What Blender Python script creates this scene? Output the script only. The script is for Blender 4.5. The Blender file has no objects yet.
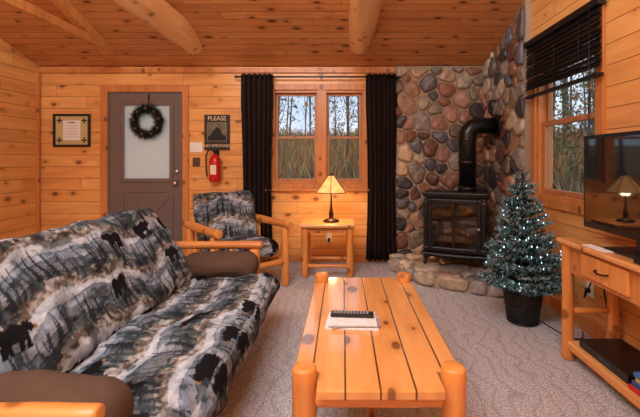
import bpy, math, random
import numpy as np
from mathutils import Vector, Matrix
random.seed(7)
SC=bpy.context.scene
COL=SC.collection
SC.view_settings.view_transform='Standard'
SC.view_settings.exposure=0.0

# ---------------------------------------------------------------- helpers
def setp(o,parent):
    if parent is not None:
        o.parent=parent; o.matrix_parent_inverse=parent.matrix_basis.inverted()
    return o
def mesh_obj(name,verts,faces,mat=None,parent=None,smooth=False,matrix=None,bevel=0,col=None):
    me=bpy.data.meshes.new(name)
    me.from_pydata([tuple(v) for v in verts],[],faces); me.update()
    if mat: me.materials.append(mat)
    if smooth: me.polygons.foreach_set('use_smooth',[True]*len(me.polygons))
    if col is not None:
        ca=me.color_attributes.new('Col','FLOAT_COLOR','POINT')
        a=np.ones((len(verts),4),dtype=np.float32); a[:,:3]=np.asarray(col)
        ca.data.foreach_set('color',a.ravel())
    o=bpy.data.objects.new(name,me); COL.objects.link(o)
    if matrix is not None: o.matrix_basis=matrix
    setp(o,parent)
    if bevel:
        m=o.modifiers.new('b','BEVEL'); m.width=bevel; m.segments=2; m.limit_method='ANGLE'
    return o
def empty(name,loc,label=None,cat=None,group=None):
    o=bpy.data.objects.new(name,None); COL.objects.link(o); o.location=loc; o.empty_display_size=.05
    tag(o,label,cat,group); return o
def tag(o,label=None,cat=None,group=None,kind=None):
    if label: o['label']=label
    if cat: o['category']=cat
    if group: o['group']=group
    if kind: o['kind']=kind
    return o
def bx(V,F,x0,x1,y0,y1,z0,z1):
    n=len(V)
    V+=[(x0,y0,z0),(x1,y0,z0),(x1,y1,z0),(x0,y1,z0),(x0,y0,z1),(x1,y0,z1),(x1,y1,z1),(x0,y1,z1)]
    F+=[(n,n+3,n+2,n+1),(n+4,n+5,n+6,n+7),(n,n+1,n+5,n+4),(n+1,n+2,n+6,n+5),(n+2,n+3,n+7,n+6),(n+3,n,n+4,n+7)]
def boxes(name,L,mat,parent=None,bevel=0,matrix=None):
    V=[];F=[]
    for b in L: bx(V,F,*b)
    return mesh_obj(name,V,F,mat,parent,bevel=bevel,matrix=matrix)
def prism(name,polys,axis,a0,a1,mat,parent=None,bevel=0):
    V=[];F=[]
    for P in polys:
        n=len(V);k=len(P)
        for a in (a0,a1):
            for (p,q) in P:
                V.append((a,p,q) if axis=='x' else ((p,a,q) if axis=='y' else (p,q,a)))
        F.append(tuple(range(n,n+k))); F.append(tuple(range(n+2*k-1,n+k-1,-1)))
        for i in range(k):
            j=(i+1)%k; F.append((n+i,n+k+i,n+k+j,n+j))
    o=mesh_obj(name,V,F,mat,parent,bevel=bevel)
    import bmesh
    bm=bmesh.new(); bm.from_mesh(o.data); bmesh.ops.recalc_face_normals(bm,faces=bm.faces); bm.to_mesh(o.data); bm.free()
    return o
def lathe_vf(prof,segs=24):
    V=[];F=[]
    for (r,z) in prof:
        for i in range(segs):
            a=2*math.pi*i/segs; V.append((r*math.cos(a),r*math.sin(a),z))
    for k in range(len(prof)-1):
        for i in range(segs):
            j=(i+1)%segs; F.append((k*segs+i,k*segs+j,(k+1)*segs+j,(k+1)*segs+i))
    F.append(tuple(range(segs-1,-1,-1))); n=(len(prof)-1)*segs; F.append(tuple(range(n,n+segs)))
    return V,F
def lathe(name,prof,mat,parent=None,loc=(0,0,0),rot=None,segs=24,smooth=True):
    V,F=lathe_vf(prof,segs)
    M=Matrix.Translation(loc)
    if rot is not None: M=M@rot
    return mesh_obj(name,V,F,mat,parent,smooth=smooth,matrix=M)
def tube_vf(pts,r,segs=8,V=None,F=None,closed=False):
    if V is None: V=[];F=[]
    pts=[Vector(p) for p in pts]; n=len(pts); base=len(V)
    up=Vector((0,0,1)); t0=(pts[1]-pts[0]).normalized()
    if abs(t0.dot(up))>.95: up=Vector((1,0,0))
    nrm=t0.cross(up).normalized()
    for i,p in enumerate(pts):
        if closed: t=(pts[(i+1)%n]-pts[i-1]).normalized()
        else: t=(pts[min(i+1,n-1)]-pts[max(i-1,0)]).normalized()
        nrm=(nrm-t*nrm.dot(t)).normalized(); b=t.cross(nrm)
        rr=r[i] if isinstance(r,(list,tuple)) else r
        for k in range(segs):
            a=2*math.pi*k/segs; V.append(tuple(p+nrm*(rr*math.cos(a))+b*(rr*math.sin(a))))
    m=n if closed else n-1
    for i in range(m):
        j2=(i+1)%n
        for k in range(segs):
            l=(k+1)%segs; F.append((base+i*segs+k,base+i*segs+l,base+j2*segs+l,base+j2*segs+k))
    if not closed:
        F.append(tuple(base+k for k in range(segs-1,-1,-1))); F.append(tuple(base+(n-1)*segs+k for k in range(segs)))
    return V,F
def tube(name,pts,r,mat,parent=None,segs=8,closed=False):
    V,F=tube_vf(pts,r,segs,closed=closed); return mesh_obj(name,V,F,mat,parent,smooth=True)
def smoothpts(P,n=6):
    P=[Vector(p) for p in P]; out=[]
    for i in range(len(P)-1):
        p0=P[max(i-1,0)];p1=P[i];p2=P[i+1];p3=P[min(i+2,len(P)-1)]
        for k in range(n):
            t=k/n
            out.append(.5*((2*p1)+(p2-p0)*t+(2*p0-5*p1+4*p2-p3)*t*t+(3*p1-p0-3*p2+p3)*t**3))
    out.append(P[-1]); return out
def log(name,p0,p1,r,parent=None,mat=None,segs=20,wob=.04):
    p0=Vector(p0);p1=Vector(p1); d=p1-p0; L=d.length
    q=d.to_track_quat('Z','Y').to_matrix().to_4x4()
    ks=max(4,int(L/.06)); c=min(.012,r*.3)
    zs=[0,c*.35,c]+[L*i/ks for i in range(1,ks)]+[L-c,L-c*.35,L]
    prof=[]
    for i,z in enumerate(zs):
        rr=r
        if i in (0,len(zs)-1): rr=r-c
        elif i in (1,len(zs)-2): rr=r-c*.3
        prof.append((rr,z))
    V,F=lathe_vf(prof,segs); ph=random.random()*9
    W=[]
    for (x,y,z) in V:
        a=math.atan2(y,x)
        s=1+wob*(math.sin(z*9+ph)+.6*math.sin(z*23+ph*2+a*2)+.5*math.sin(a*3+ph+z*5))
        W.append((x*s,y*s,z))
    return mesh_obj(name,W,F,mat or LOGM,parent,smooth=True,matrix=Matrix.Translation(p0)@q)

# ---- numpy noise
def vn(x,y,seed=0):
    T=np.random.default_rng(seed).random((64,64))
    xi=np.floor(x).astype(int); yi=np.floor(y).astype(int); fx=x-xi; fy=y-yi
    fx=fx*fx*(3-2*fx); fy=fy*fy*(3-2*fy)
    a=T[xi%64,yi%64];b=T[(xi+1)%64,yi%64];c=T[xi%64,(yi+1)%64];d=T[(xi+1)%64,(yi+1)%64]
    return (a*(1-fx)+b*fx)*(1-fy)+(c*(1-fx)+d*fx)*fy
def hs(x,y,seed=0):
    T=np.random.default_rng(seed).random((64,64))
    return T[np.floor(x).astype(int)%64,np.floor(y).astype(int)%64]
def fbm(x,y,seed=0,o=4):
    s=0;w=.5;t=0
    for i in range(o):
        s=s+w*vn(x*2**i+i*7.3,y*2**i+i*3.1,seed+i); t+=w; w*=.5
    return s/t
def lin(c): 
    c=np.array(c,dtype=float)/255.; return np.where(c<=.04045,c/12.92,((c+.055)/1.055)**2.4)
def L4(c): return tuple(lin(c))+(1,)

# ---------------------------------------------------------------- materials
class N:
    def __init__(s,name):
        s.m=bpy.data.materials.new(name); s.m.use_nodes=True; s.t=s.m.node_tree; s.t.nodes.clear()
        s.out=s.t.nodes.new('ShaderNodeOutputMaterial')
    def n(s,typ,**k):
        o=s.t.nodes.new(typ)
        for a,b in k.items(): setattr(o,a,b)
        return o
    def l(s,a,b):
        if hasattr(a,'is_output'): s.t.links.new(a,b)
        else: b.default_value=a
    def M(s,op,a,b=None,c=None,clamp=False):
        o=s.n('ShaderNodeMath',operation=op,use_clamp=clamp)
        s.l(a,o.inputs[0])
        if b is not None: s.l(b,o.inputs[1])
        if c is not None: s.l(c,o.inputs[2])
        return o.outputs[0]
    def xyz(s,x,y,z):
        o=s.n('ShaderNodeCombineXYZ'); s.l(x,o.inputs[0]);s.l(y,o.inputs[1]);s.l(z,o.inputs[2]); return o.outputs[0]
    def mix(s,f,a,b,bt='MIX'):
        o=s.n('ShaderNodeMix',data_type='RGBA',blend_type=bt); s.l(f,o.inputs[0]); s.l(a,o.inputs[6]); s.l(b,o.inputs[7]); return o.outputs[2]
    def mr(s,v,a,b,c=0.,d=1.):
        o=s.n('ShaderNodeMapRange'); s.l(v,o.inputs[0])
        for i,x in enumerate((a,b,c,d)): s.l(x,o.inputs[i+1])
        return o.outputs[0]
    def noise(s,v,sc=5,det=3,rough=.5,out=0):
        o=s.n('ShaderNodeTexNoise'); 
        if v is not None: s.l(v,o.inputs['Vector'])
        o.inputs['Scale'].default_value=sc;o.inputs['Detail'].default_value=det;o.inputs['Roughness'].default_value=rough
        return o.outputs[out]
    def pr(s,col,rough=.5,metal=0.,bump=None,bs=.3,bd=.01,**k):
        o=s.n('ShaderNodeBsdfPrincipled'); s.l(col,o.inputs['Base Color']); s.l(rough,o.inputs['Roughness']); o.inputs['Metallic'].default_value=metal
        for a,b in k.items(): s.l(b,o.inputs[a.replace('_',' ')])
        if bump is not None:
            b=s.n('ShaderNodeBump'); b.inputs['Strength'].default_value=bs; b.inputs['Distance'].default_value=bd
            s.l(bump,b.inputs['Height']); s.l(b.outputs[0],o.inputs['Normal'])
        s.t.links.new(o.outputs[0],s.out.inputs[0]); return o
def simple(name,rgb,rough=.5,metal=0.,var=.12,sc=12,bump=.0,**k):
    n=N(name); tc=n.n('ShaderNodeTexCoord').outputs['Object']
    f=n.noise(tc,sc,4); c=lin(rgb)
    a=tuple(np.clip(c*(1-var),0,1))+(1,); b=tuple(np.clip(c*(1+var),0,1))+(1,)
    n.pr(n.mix(f,a,b),rough,metal,bump=(n.noise(tc,sc*12,2) if bump else None),bs=bump,bd=.004,**k)
    return n.m
def planks(name,light,mid,dark,across,along,w=.14,L=2.4,rough=.35,world=True,knots=.55,slope=0,gw=.0035,gd=.42,ks=.12,**kw):
    n=N(name)
    if world: src=n.n('ShaderNodeNewGeometry').outputs['Position']
    else: src=n.n('ShaderNodeTexCoord').outputs['Object']
    sp=n.n('ShaderNodeSeparateXYZ'); n.l(src,sp.inputs[0])
    ax={'x':sp.outputs[0],'y':sp.outputs[1],'z':sp.outputs[2]}
    a=ax[across]; b=ax[along]; c=ax[[q for q in 'xyz' if q not in (across,along)][0]]
    aw=n.M('DIVIDE',n.M('ADD',a,20.0),w); row=n.M('FLOOR',aw); fa=n.M('SUBTRACT',aw,row)
    w1=n.n('ShaderNodeTexWhiteNoise',noise_dimensions='1D'); n.l(row,w1.inputs['W']); r1=w1.outputs['Value']
    b2=n.M('DIVIDE',n.M('ADD',n.M('ADD',b,30.0),n.M('MULTIPLY',r1,7.7)),L); cl=n.M('FLOOR',b2); fb=n.M('SUBTRACT',b2,cl)
    w2=n.n('ShaderNodeTexWhiteNoise',noise_dimensions='2D'); n.l(n.xyz(row,cl,0.),w2.inputs['Vector']); r2=w2.outputs['Value']
    ga=n.M('MULTIPLY',n.M('MINIMUM',fa,n.M('SUBTRACT',1.,fa)),w)
    gb=n.M('MULTIPLY',n.M('MINIMUM',fb,n.M('SUBTRACT',1.,fb)),L)
    g=n.mr(n.M('MINIMUM',ga,n.M('ADD',gb,.001)),gw*.3,gw)
    vo=n.n('ShaderNodeTexVoronoi',voronoi_dimensions='2D'); vo.inputs['Scale'].default_value=1.
    n.l(n.xyz(n.M('ADD',n.M('MULTIPLY',b,3.4),n.M('MULTIPLY',r2,37.)),n.M('MULTIPLY',a,1.0/w*.75),0.),vo.inputs['Vector'])
    sc=n.n('ShaderNodeSeparateColor'); n.l(vo.outputs['Color'],sc.inputs[0])
    kr=n.M('MULTIPLY',n.M('MULTIPLY',n.M('ADD',sc.outputs[0],.2),ks),n.M('LESS_THAN',sc.outputs[1],knots))
    kd=n.M('SUBTRACT',vo.outputs['Distance'],kr)
    knot=n.mr(kd,.015,-.03); halo=n.M('MULTIPLY',n.mr(kd,.2,.0),n.M('LESS_THAN',sc.outputs[1],knots))
    warp=n.M('MULTIPLY',n.mr(vo.outputs['Distance'],.5,0.),.9)
    gv=n.xyz(n.M('ADD',n.M('MULTIPLY',b,1.6),n.M('MULTIPLY',r2,50.)),n.M('ADD',n.M('MULTIPLY',a,26.),warp),n.M('MULTIPLY',c,26.))
    gr=n.noise(gv,1.,4,.6)
    big=n.noise(n.xyz(n.M('MULTIPLY',b,.8),n.M('MULTIPLY',a,5.),r2),1.5,2)
    f=n.mr(gr,.35,.7)
    c1=n.mix(f,light,mid)
    c1=n.mix(n.M('MULTIPLY',n.mr(r2,.0,1.),.7),c1,mid)
    c1=n.mix(n.mr(big,.5,.85,0.,.55),c1,dark)
    c1=n.mix(n.M('MULTIPLY',halo,.35),c1,dark)
    kc=tuple(np.array(dark[:3])*.35)+(1,)
    c1=n.mix(n.M('MULTIPLY',knot,.8),c1,kc)
    c1=n.mix(g,tuple(np.array(dark[:3])*gd)+(1,),c1)
    n.pr(c1,rough,bump=n.M('ADD',g,n.M('MULTIPLY',gr,.08)),bs=.5,bd=.004,**kw)
    return n.m
def logmat(name,light,mid,dark,rough=.4):
    n=N(name); tc=n.n('ShaderNodeTexCoord').outputs['Object']
    sp=n.n('ShaderNodeSeparateXYZ'); n.l(tc,sp.inputs[0]); x,y,z=sp.outputs
    oi=n.n('ShaderNodeObjectInfo').outputs['Random']; o=n.M('MULTIPLY',oi,40.)
    v=n.xyz(n.M('ADD',n.M('MULTIPLY',x,22.),o),n.M('MULTIPLY',y,22.),n.M('MULTIPLY',z,1.8))
    gr=n.noise(v,1.,4,.6)
    vo=n.n('ShaderNodeTexVoronoi'); vo.inputs['Scale'].default_value=7.
    n.l(n.xyz(n.M('ADD',x,o),y,n.M('MULTIPLY',z,.8)),vo.inputs['Vector'])
    sc=n.n('ShaderNodeSeparateColor'); n.l(vo.outputs['Color'],sc.inputs[0])
    on=n.M('LESS_THAN',sc.outputs[1],.55)
    knot=n.M('MULTIPLY',n.mr(vo.outputs['Distance'],.22,.14),on)
    c=n.mix(n.mr(gr,.35,.7),light,mid)
    c=n.mix(n.mr(n.noise(v,.3,2),.5,.8,0.,.5),c,dark)
    c=n.mix(n.M('MULTIPLY',knot,.7),c,tuple(np.array(dark[:3])*.4)+(1,))
    n.pr(c,rough,bump=gr,bs=.2,bd=.004); return n.m
def vcol(name,rough=.8,bump=.3,bsc=300,var=0.,spec=.3,bd=.002,nsc=8):
    n=N(name); a=n.n('ShaderNodeVertexColor'); a.layer_name='Col'
    tc=n.n('ShaderNodeTexCoord').outputs['Object']
    c=a.outputs[0]
    if var: 
        f=n.noise(tc,nsc,5,.65)
        c=n.mix(1.,c,n.mix(n.mr(f,.25,.75),(1-var,1-var,1-var,1),(1+var,1+var*.95,1+var*.9,1)),'MULTIPLY')
    n.pr(c,rough,bump=n.noise(tc,bsc,3),bs=bump,bd=bd,Specular_IOR_Level=spec); return n.m

PL=L4((234,178,108)); PM=L4((220,152,82)); PD=L4((168,98,46))
WALLB=planks('pine_wall_x',PL,PM,PD,'z','x',w=.142,L=1.9,knots=.46)
WALLY=planks('pine_wall_y',PL,PM,PD,'z','y',w=.142,L=1.9,knots=.46)
CEILM=planks('pine_ceiling',L4((206,142,86)),L4((184,114,62)),L4((122,66,32)),'y','x',w=.098,L=1.5,rough=.26,knots=.55,ks=.14)
LOGM=logmat('pine_log',L4((226,154,82)),L4((204,126,58)),L4((150,80,32)))
BEAMM=logmat('beam_log',L4((238,188,132)),L4((222,160,100)),L4((166,104,54)),.3)
TRIM=logmat('trim_wood',L4((208,138,74)),L4((184,112,56)),L4((136,76,36)))
TOPY=planks('tabletop_y',L4((236,180,112)),L4((220,152,84)),L4((172,98,44)),'x','y',w=.122,L=90.,rough=.13,world=False,knots=.6,gw=.005,gd=.2,ks=.16,Coat_Weight=.5,Coat_Roughness=.08)
TOPX=planks('tabletop_x',L4((236,178,108)),L4((216,146,78)),L4((170,98,46)),'y','x',w=.11,L=90.,rough=.3,world=False,knots=.5)
BLACK=simple('black_iron',(30,30,32),.34,.4,bump=.1)
BLACKP=simple('black_plastic',(18,18,20),.35)
PIPE=simple('black_pipe',(18,18,20),.3,.2)
DKBR=simple('dark_bronze',(50,34,24),.4,.7)
WHITE=simple('white_plastic',(235,232,225),.4)
CHROME=simple('satin_metal',(190,185,175),.3,1.)
SUEDE=simple('brown_suede',(84,66,54),.9,bump=.3,var=.35,sc=6,Specular_IOR_Level=.1)
CURT=simple('dark_curtain',(42,30,28),.9,var=.25,sc=20,bump=.2,Specular_IOR_Level=.1)
PAPER=simple('white_paper',(232,230,226),.6,var=.05)
RED=simple('extinguisher_red',(190,24,22),.3)
DOORM=simple('taupe_door',(108,94,88),.45,var=.05)
MORTAR=simple('mortar',(164,146,124),.95,var=.25,sc=30,bump=.6)
FAB=vcol('camo_fabric',.9,.25,260,var=.22,nsc=70,spec=.15)
STONE=vcol('river_stone',.42,.55,45,var=.5,spec=.5,bd=.006,nsc=14)

def glassmat(name,tint=(1,1,1,1),f=.02):
    n=N(name); t=n.n('ShaderNodeBsdfTransparent'); t.inputs[0].default_value=tint
    g=n.n('ShaderNodeBsdfGlossy'); g.inputs['Roughness'].default_value=.02
    lw=n.n('ShaderNodeLayerWeight'); lw.inputs[0].default_value=.5
    fac=n.M('ADD',n.M('MULTIPLY',n.M('POWER',lw.outputs['Facing'],4.),.4),f)
    m=n.n('ShaderNodeMixShader'); n.l(fac,m.inputs[0]); n.l(t.outputs[0],m.inputs[1]); n.l(g.outputs[0],m.inputs[2]); n.l(m.outputs[0],n.out.inputs[0])
    return n.m
GLASS=glassmat('window_glass',(.93,.94,.95,1))
STGLASS=glassmat('stove_glass',(.8,.76,.73,1),.05)
def frost():
    n=N('frosted_glass'); t=n.n('ShaderNodeBsdfTranslucent'); t.inputs[0].default_value=(.84,.9,.88,1)
    d=n.n('ShaderNodeBsdfDiffuse'); d.inputs[0].default_value=(.74,.77,.75,1)
    m=n.n('ShaderNodeMixShader'); m.inputs[0].default_value=.5
    n.l(t.outputs[0],m.inputs[1]); n.l(d.outputs[0],m.inputs[2]); n.l(m.outputs[0],n.out.inputs[0]); return n.m
FROST=frost()
def emis(name,rgb,st,base=None):
    n=N(name); n.pr(base or L4(rgb),.5,Emission_Color=L4(rgb),Emission_Strength=st); return n.m

def carpet():
    n=N('carpet'); p=n.n('ShaderNodeNewGeometry').outputs['Position']
    a=n.noise(p,150,2,.7); b=n.noise(p,75,3,.7)
    wv=n.n('ShaderNodeTexWave',wave_type='BANDS'); wv.inputs['Scale'].default_value=3.2; wv.inputs['Distortion'].default_value=11; wv.inputs['Detail'].default_value=1.; wv.inputs['Detail Scale'].default_value=1.3
    n.l(p,wv.inputs['Vector'])
    f=n.M('ADD',n.M('MULTIPLY',a,.5),n.M('MULTIPLY',b,.5))
    c=n.mix(n.mr(f,.4,.6),L4((150,146,148)),L4((236,233,234)))
    c=n.mix(n.mr(wv.outputs[1],.0,.22,.32,0.),c,L4((130,124,126)))
    n.pr(c,1.,bump=n.M('ADD',f,n.M('MULTIPLY',wv.outputs[1],.15)),bs=.9,bd=.014,Specular_IOR_Level=.1); return n.m
CARPET=carpet()

# ---------------------------------------------------------------- fabric pattern
def fabric(u,v,seed=0,bs=1.):
    u=u+seed*3.7; v=v+seed*1.9
    DK=lin((34,38,46));SLT=lin((92,110,130));TN=lin((146,144,138));PA=lin((184,190,194));BR=lin((96,84,74));MD=lin((70,80,92))
    H=.235; vv=v/H+.18*np.sin(u*5)+.1*np.sin(u*13+1); row=np.floor(vv); t=vv-row
    n1=fbm(u*16,v*22,3)[:,None]; n2=fbm(u*48,v*64,11)[:,None]; tt=t[:,None]
    c=MD+(SLT-MD)*np.clip(tt*2.2,0,1); c=c+(PA-c)*np.clip((tt-.45)*1.5,0,.7)
    for k,(h0,amp,col) in enumerate(((.80,.16,lin((112,128,146))),(.62,.18,lin((80,94,108))),(.40,.14,lin((60,70,74))))):
        m=h0+amp*(fbm(u*(5+k*3)+row*3.3,row*1.7+k,5+k,4)-.5)*2.2
        s=(t<m)[:,None]; g=np.clip((m-t)/.22,0,1)[:,None]
        c=np.where(s,col+(TN*.75-col)*g*.5,c)
        rim=((t<m)&(t>m-.03))[:,None]; c=np.where(rim,c*.5,c)
    m=.22+.16*(fbm(u*9,row*2.2,31)-.5)*2; s=(t<m)[:,None]
    c=np.where(s,BR+(TN-BR)*np.clip((n2-.4)*4,0,1),c)
    c=c*(.40+1.2*n1)*(.6+.8*n2)
    c=np.where(n1>.68,c+(PA-c)*.35,c); c=np.where(n1<.36,c*.45,c)
    for q,(sc,off,col,al) in enumerate(((.030,0,DK,.85),(.042,.31,lin((50,68,70)),.8),(.052,.63,DK*.8,.9))):
        uc=u/sc+off*5; fu=uc-np.floor(uc)
        rnd=hs(uc,row*3+q,8+q); h=.22+.5*rnd; y0=.08+.25*hs(uc,row*5+q,18+q); ty=(t-y0)/h
        ok=(ty<1)&(ty>0)&(rnd>.55)
        wd=.42*(1-ty)*(.5+.5*(1-((ty*7)%1)))
        hit=(ok&(np.abs(fu-.5)<wd))[:,None]
        c=np.where(hit,c*(1-al)+col*al,c)
    CW,CH=.31*bs,.24*bs
    ru=np.floor(v/CH); uu=u/CW+.5*(ru%2); cu=np.floor(uu); lu=(uu-cu-.5)*CW; lv=(v/CH-ru-.5)*CH
    rr=hs(cu,ru,14); fl=np.where(hs(cu,ru,15)>.5,1,-1)
    s=(.105+.05*rr)*bs; x=lu*fl/s; y=lv/s+.02
    def el(cx,cy,a,b2): return ((x-cx)/a)**2+((y-cy)/b2)**2<1
    body=el(0,.03,.42,.2)|el(-.24,.04,.24,.25)|el(.18,.06,.22,.25)|el(.45,.1,.15,.135)|el(.42,.23,.05,.06)|el(.51,.22,.04,.05)
    mz=el(.6,.05,.09,.06)
    for lx,tilt in ((-.36,.05),(-.2,-.08),(.12,.06),(.28,-.05)):
        body|=(np.abs(x-lx-tilt*(y+.2))<.075)&(y<.05)&(y>-.42)
    pres=(rr>.46)
    c=np.where((pres&body)[:,None],lin((16,16,18)),c)
    c=np.where((pres&mz&~body)[:,None],lin((130,100,72)),c)
    return np.clip(c*.93,0.004,.7)
def rbox(hx,hy,hz,r,step):
    idx={};V=[];F=[]
    def key(p): return (round(p[0],5),round(p[1],5),round(p[2],5))
    def vid(p):
        k=key(p)
        if k not in idx: idx[k]=len(V); V.append(p)
        return idx[k]
    h=(hx,hy,hz)
    for ax in range(3):
        a,b=[i for i in range(3) if i!=ax]
        na=max(4,int(2*h[a]/step)); nb=max(4,int(2*h[b]/step))
        A=np.linspace(-h[a],h[a],na+1);B=np.linspace(-h[b],h[b],nb+1)
        for sg in (-1,1):
            g=[]
            for p in A:
                rowl=[]
                for q in B:
                    P=[0,0,0];P[ax]=sg*h[ax];P[a]=float(p);P[b]=float(q); rowl.append(vid(tuple(P)))
                g.append(rowl)
            flip=(sg>0)^(ax==1)
            for i in range(na):
                for j in range(nb):
                    f=(g[i][j],g[i+1][j],g[i+1][j+1],g[i][j+1]); F.append(f if flip else f[::-1])
    V=np.array(V); hh=np.array(h)
    q=np.clip(V,-(hh-r),hh-r); d=V-q; n=np.linalg.norm(d,axis=1,keepdims=True); n[n==0]=1
    return q+d/n*r,F
def cushion(name,hx,hy,hz,r,step,M,mat,parent,pat=True,seed=0,puff=.25,wr=.01,tuft=0,bs=1.):
    V,F=rbox(hx,hy,hz,r,step)
    x,y,z=V.T
    fx=1-np.abs(x/hx)**4; fy=1-np.abs(y/hy)**4
    z2=z*(1-puff+puff*np.clip(fx*fy,0,1)**.5)
    wn=(fbm(x*5+seed,y*5+3,40+seed,3)-.5)*wr*3+(fbm(x*16+seed,y*9,50+seed,3)-.5)*wr
    if tuft:
        wn=wn-tuft*np.exp(-((np.abs(x)-hx*.33)/.035)**2)*.6-tuft*np.exp(-(y/.05)**2)*.5
    z2=z2+wn*np.sign(z)*(np.abs(z)>hz*.3)
    x2=x+(vn(y*12+seed,z*10,60)-.5)*wr; y2=y+(vn(x*9+seed,z*10,61)-.5)*wr*1.5
    col=None
    if pat: 
        col=fabric(x+z*.8*np.sign(x)*(np.abs(x)>hx*.97),y+np.where(np.abs(y)>hy*.95,-z*np.sign(y),0),seed,bs)
    return mesh_obj(name,np.c_[x2,y2,z2].tolist(),F,mat,parent,smooth=True,matrix=M,col=col)

# ================================================================= ROOM
XL,XR,YB,YF,CZ=-3.70,1.76,4.63,-2.0,2.37
SL=.35
def cz(y): return CZ+SL*(YB-y)
S='structure'
tag(boxes('floor',[(XL,XR,YF,YB,-.1,0)],CARPET),'grey beige looped wall-to-wall carpet',kind=S)
tag(prism('ceiling',[[(YB,CZ),(YF,cz(YF)),(YF,cz(YF)+.12),(YB+.12,CZ+.08)]],'x',XL-.12,XR+.12,CEILM),'sloped knotty pine plank ceiling',kind=S)
t=.14
tag(boxes('wall_back',[(XL-t,-2.88,YB,YB+t,0,CZ),(-2.88,-1.93,YB,YB+t,2.08,CZ),(-1.93,-.86,YB,YB+t,0,CZ),(-.86,.26,YB,YB+t,0,.95),(-.86,.26,YB,YB+t,2.09,CZ),(.26,XR+t,YB,YB+t,0,CZ)],WALLB),'knotty pine plank wall',kind=S)
tag(prism('wall_left',[[(YF,0),(YB,0),(YB,CZ),(YF,cz(YF))]],'x',XL-t,XL,WALLY),'knotty pine plank wall',kind=S)
wy0,wy1,wz0,wz1=2.62,3.44,.92,2.2
tag(prism('wall_right',[[(YF,0),(wy0,0),(wy0,cz(wy0)),(YF,cz(YF))],[(wy1,0),(YB,0),(YB,CZ),(wy1,cz(wy1))],[(wy0,0),(wy1,0),(wy1,wz0),(wy0,wz0)],[(wy0,wz1),(wy1,wz1),(wy1,cz(wy1)),(wy0,cz(wy0))]],'x',XR,XR+t,WALLY),'knotty pine plank wall',kind=S)
tag(boxes('wall_front',[(XL-t,XR+t,YF-t,YF,0,cz(YF))],WALLB),'knotty pine plank wall',kind=S)
tag(boxes('baseboard_back',[(XL,-2.96,YB-.018,YB,0,.09),(-1.88,.62,YB-.018,YB,0,.09)],TRIM,bevel=.004),'pine baseboard',kind=S)
tag(boxes('baseboard_left',[(XL,XL+.018,YF,YB-.02,0,.09)],TRIM,bevel=.004),'pine baseboard',kind=S)
tag(boxes('baseboard_right',[(XR-.018,XR,YF,3.2,0,.09)],TRIM,bevel=.004),'pine baseboard',kind=S)
tag(boxes('trim_1',[(XL,.62,YB-.02,YB,CZ-.07,CZ-.012)],TRIM,bevel=.004),'pine crown strip under the ceiling',kind=S)
tag(boxes('trim_2',[(XL,XL+.03,YB-.05,YB-.02,.09,CZ-.07)],TRIM),'pine corner strip',kind=S)

# stone walls
PAL=[(166,152,136),(128,120,114),(90,88,94),(56,54,60),(146,108,84),(166,130,104),(126,84,64),(190,174,148),(136,124,104),(98,90,86),(150,112,98),(70,66,68),(112,98,82),(178,150,120),(58,56,60),(102,74,62),(136,96,72)]
def clip(poly,nx,ny,d):
    out=[]
    for i in range(len(poly)):
        p=poly[i];q=poly[(i+1)%len(poly)]
        a=p[0]*nx+p[1]*ny-d;b=q[0]*nx+q[1]*ny-d
        if a<=0: out.append(p)
        if (a<0<b) or (b<0<a):
            s=a/(a-b); out.append((p[0]+(q[0]-p[0])*s,p[1]+(q[1]-p[1])*s))
    return out
def stone_cells(bound,n,seed,relax=2):
    rg=random.Random(seed)
    xs=[p[0] for p in bound];ys=[p[1] for p in bound]
    def inside(x,y):
        for i in range(len(bound)):
            p=bound[i];q=bound[(i+1)%len(bound)]
            c=(q[0]-p[0])*(y-p[1])-(q[1]-p[1])*(x-p[0])
            if c<0: return False
        return True
    pts=[];area=(max(xs)-min(xs))*(max(ys)-min(ys)); md=.5*math.sqrt(area/n)
    tr=0
    while len(pts)<n and tr<20000:
        tr+=1;x=rg.uniform(min(xs),max(xs));y=rg.uniform(min(ys),max(ys))
        if inside(x,y) and all((x-a)**2+(y-b)**2>md*md for a,b,_ in pts): pts.append((x,y,rg.choice([.0,.0,.04,.08,.10])))
    for it in range(relax+1):
        cells=[]
        for i,(x,y,r) in enumerate(pts):
            P=list(bound)
            for j,(a,b,r2) in enumerate(pts):
                if i==j: continue
                dx,dy=a-x,b-y
                if dx*dx+dy*dy>.8: continue
                d=((a*a+b*b-r2*r2)-(x*x+y*y-r*r))/2
                P=clip(P,dx,dy,d)
                if len(P)<3: break
            cells.append(P if len(P)>=3 else None)
        if it<relax:
            np_=[]
            for (x,y,r),P in zip(pts,cells):
                if P is None: continue
                cx=sum(p[0] for p in P)/len(P);cy=sum(p[1] for p in P)/len(P)
                np_.append(((x+cx)/2,(y+cy)/2,r))
            pts=np_
    return [c for c in cells if c]
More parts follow.
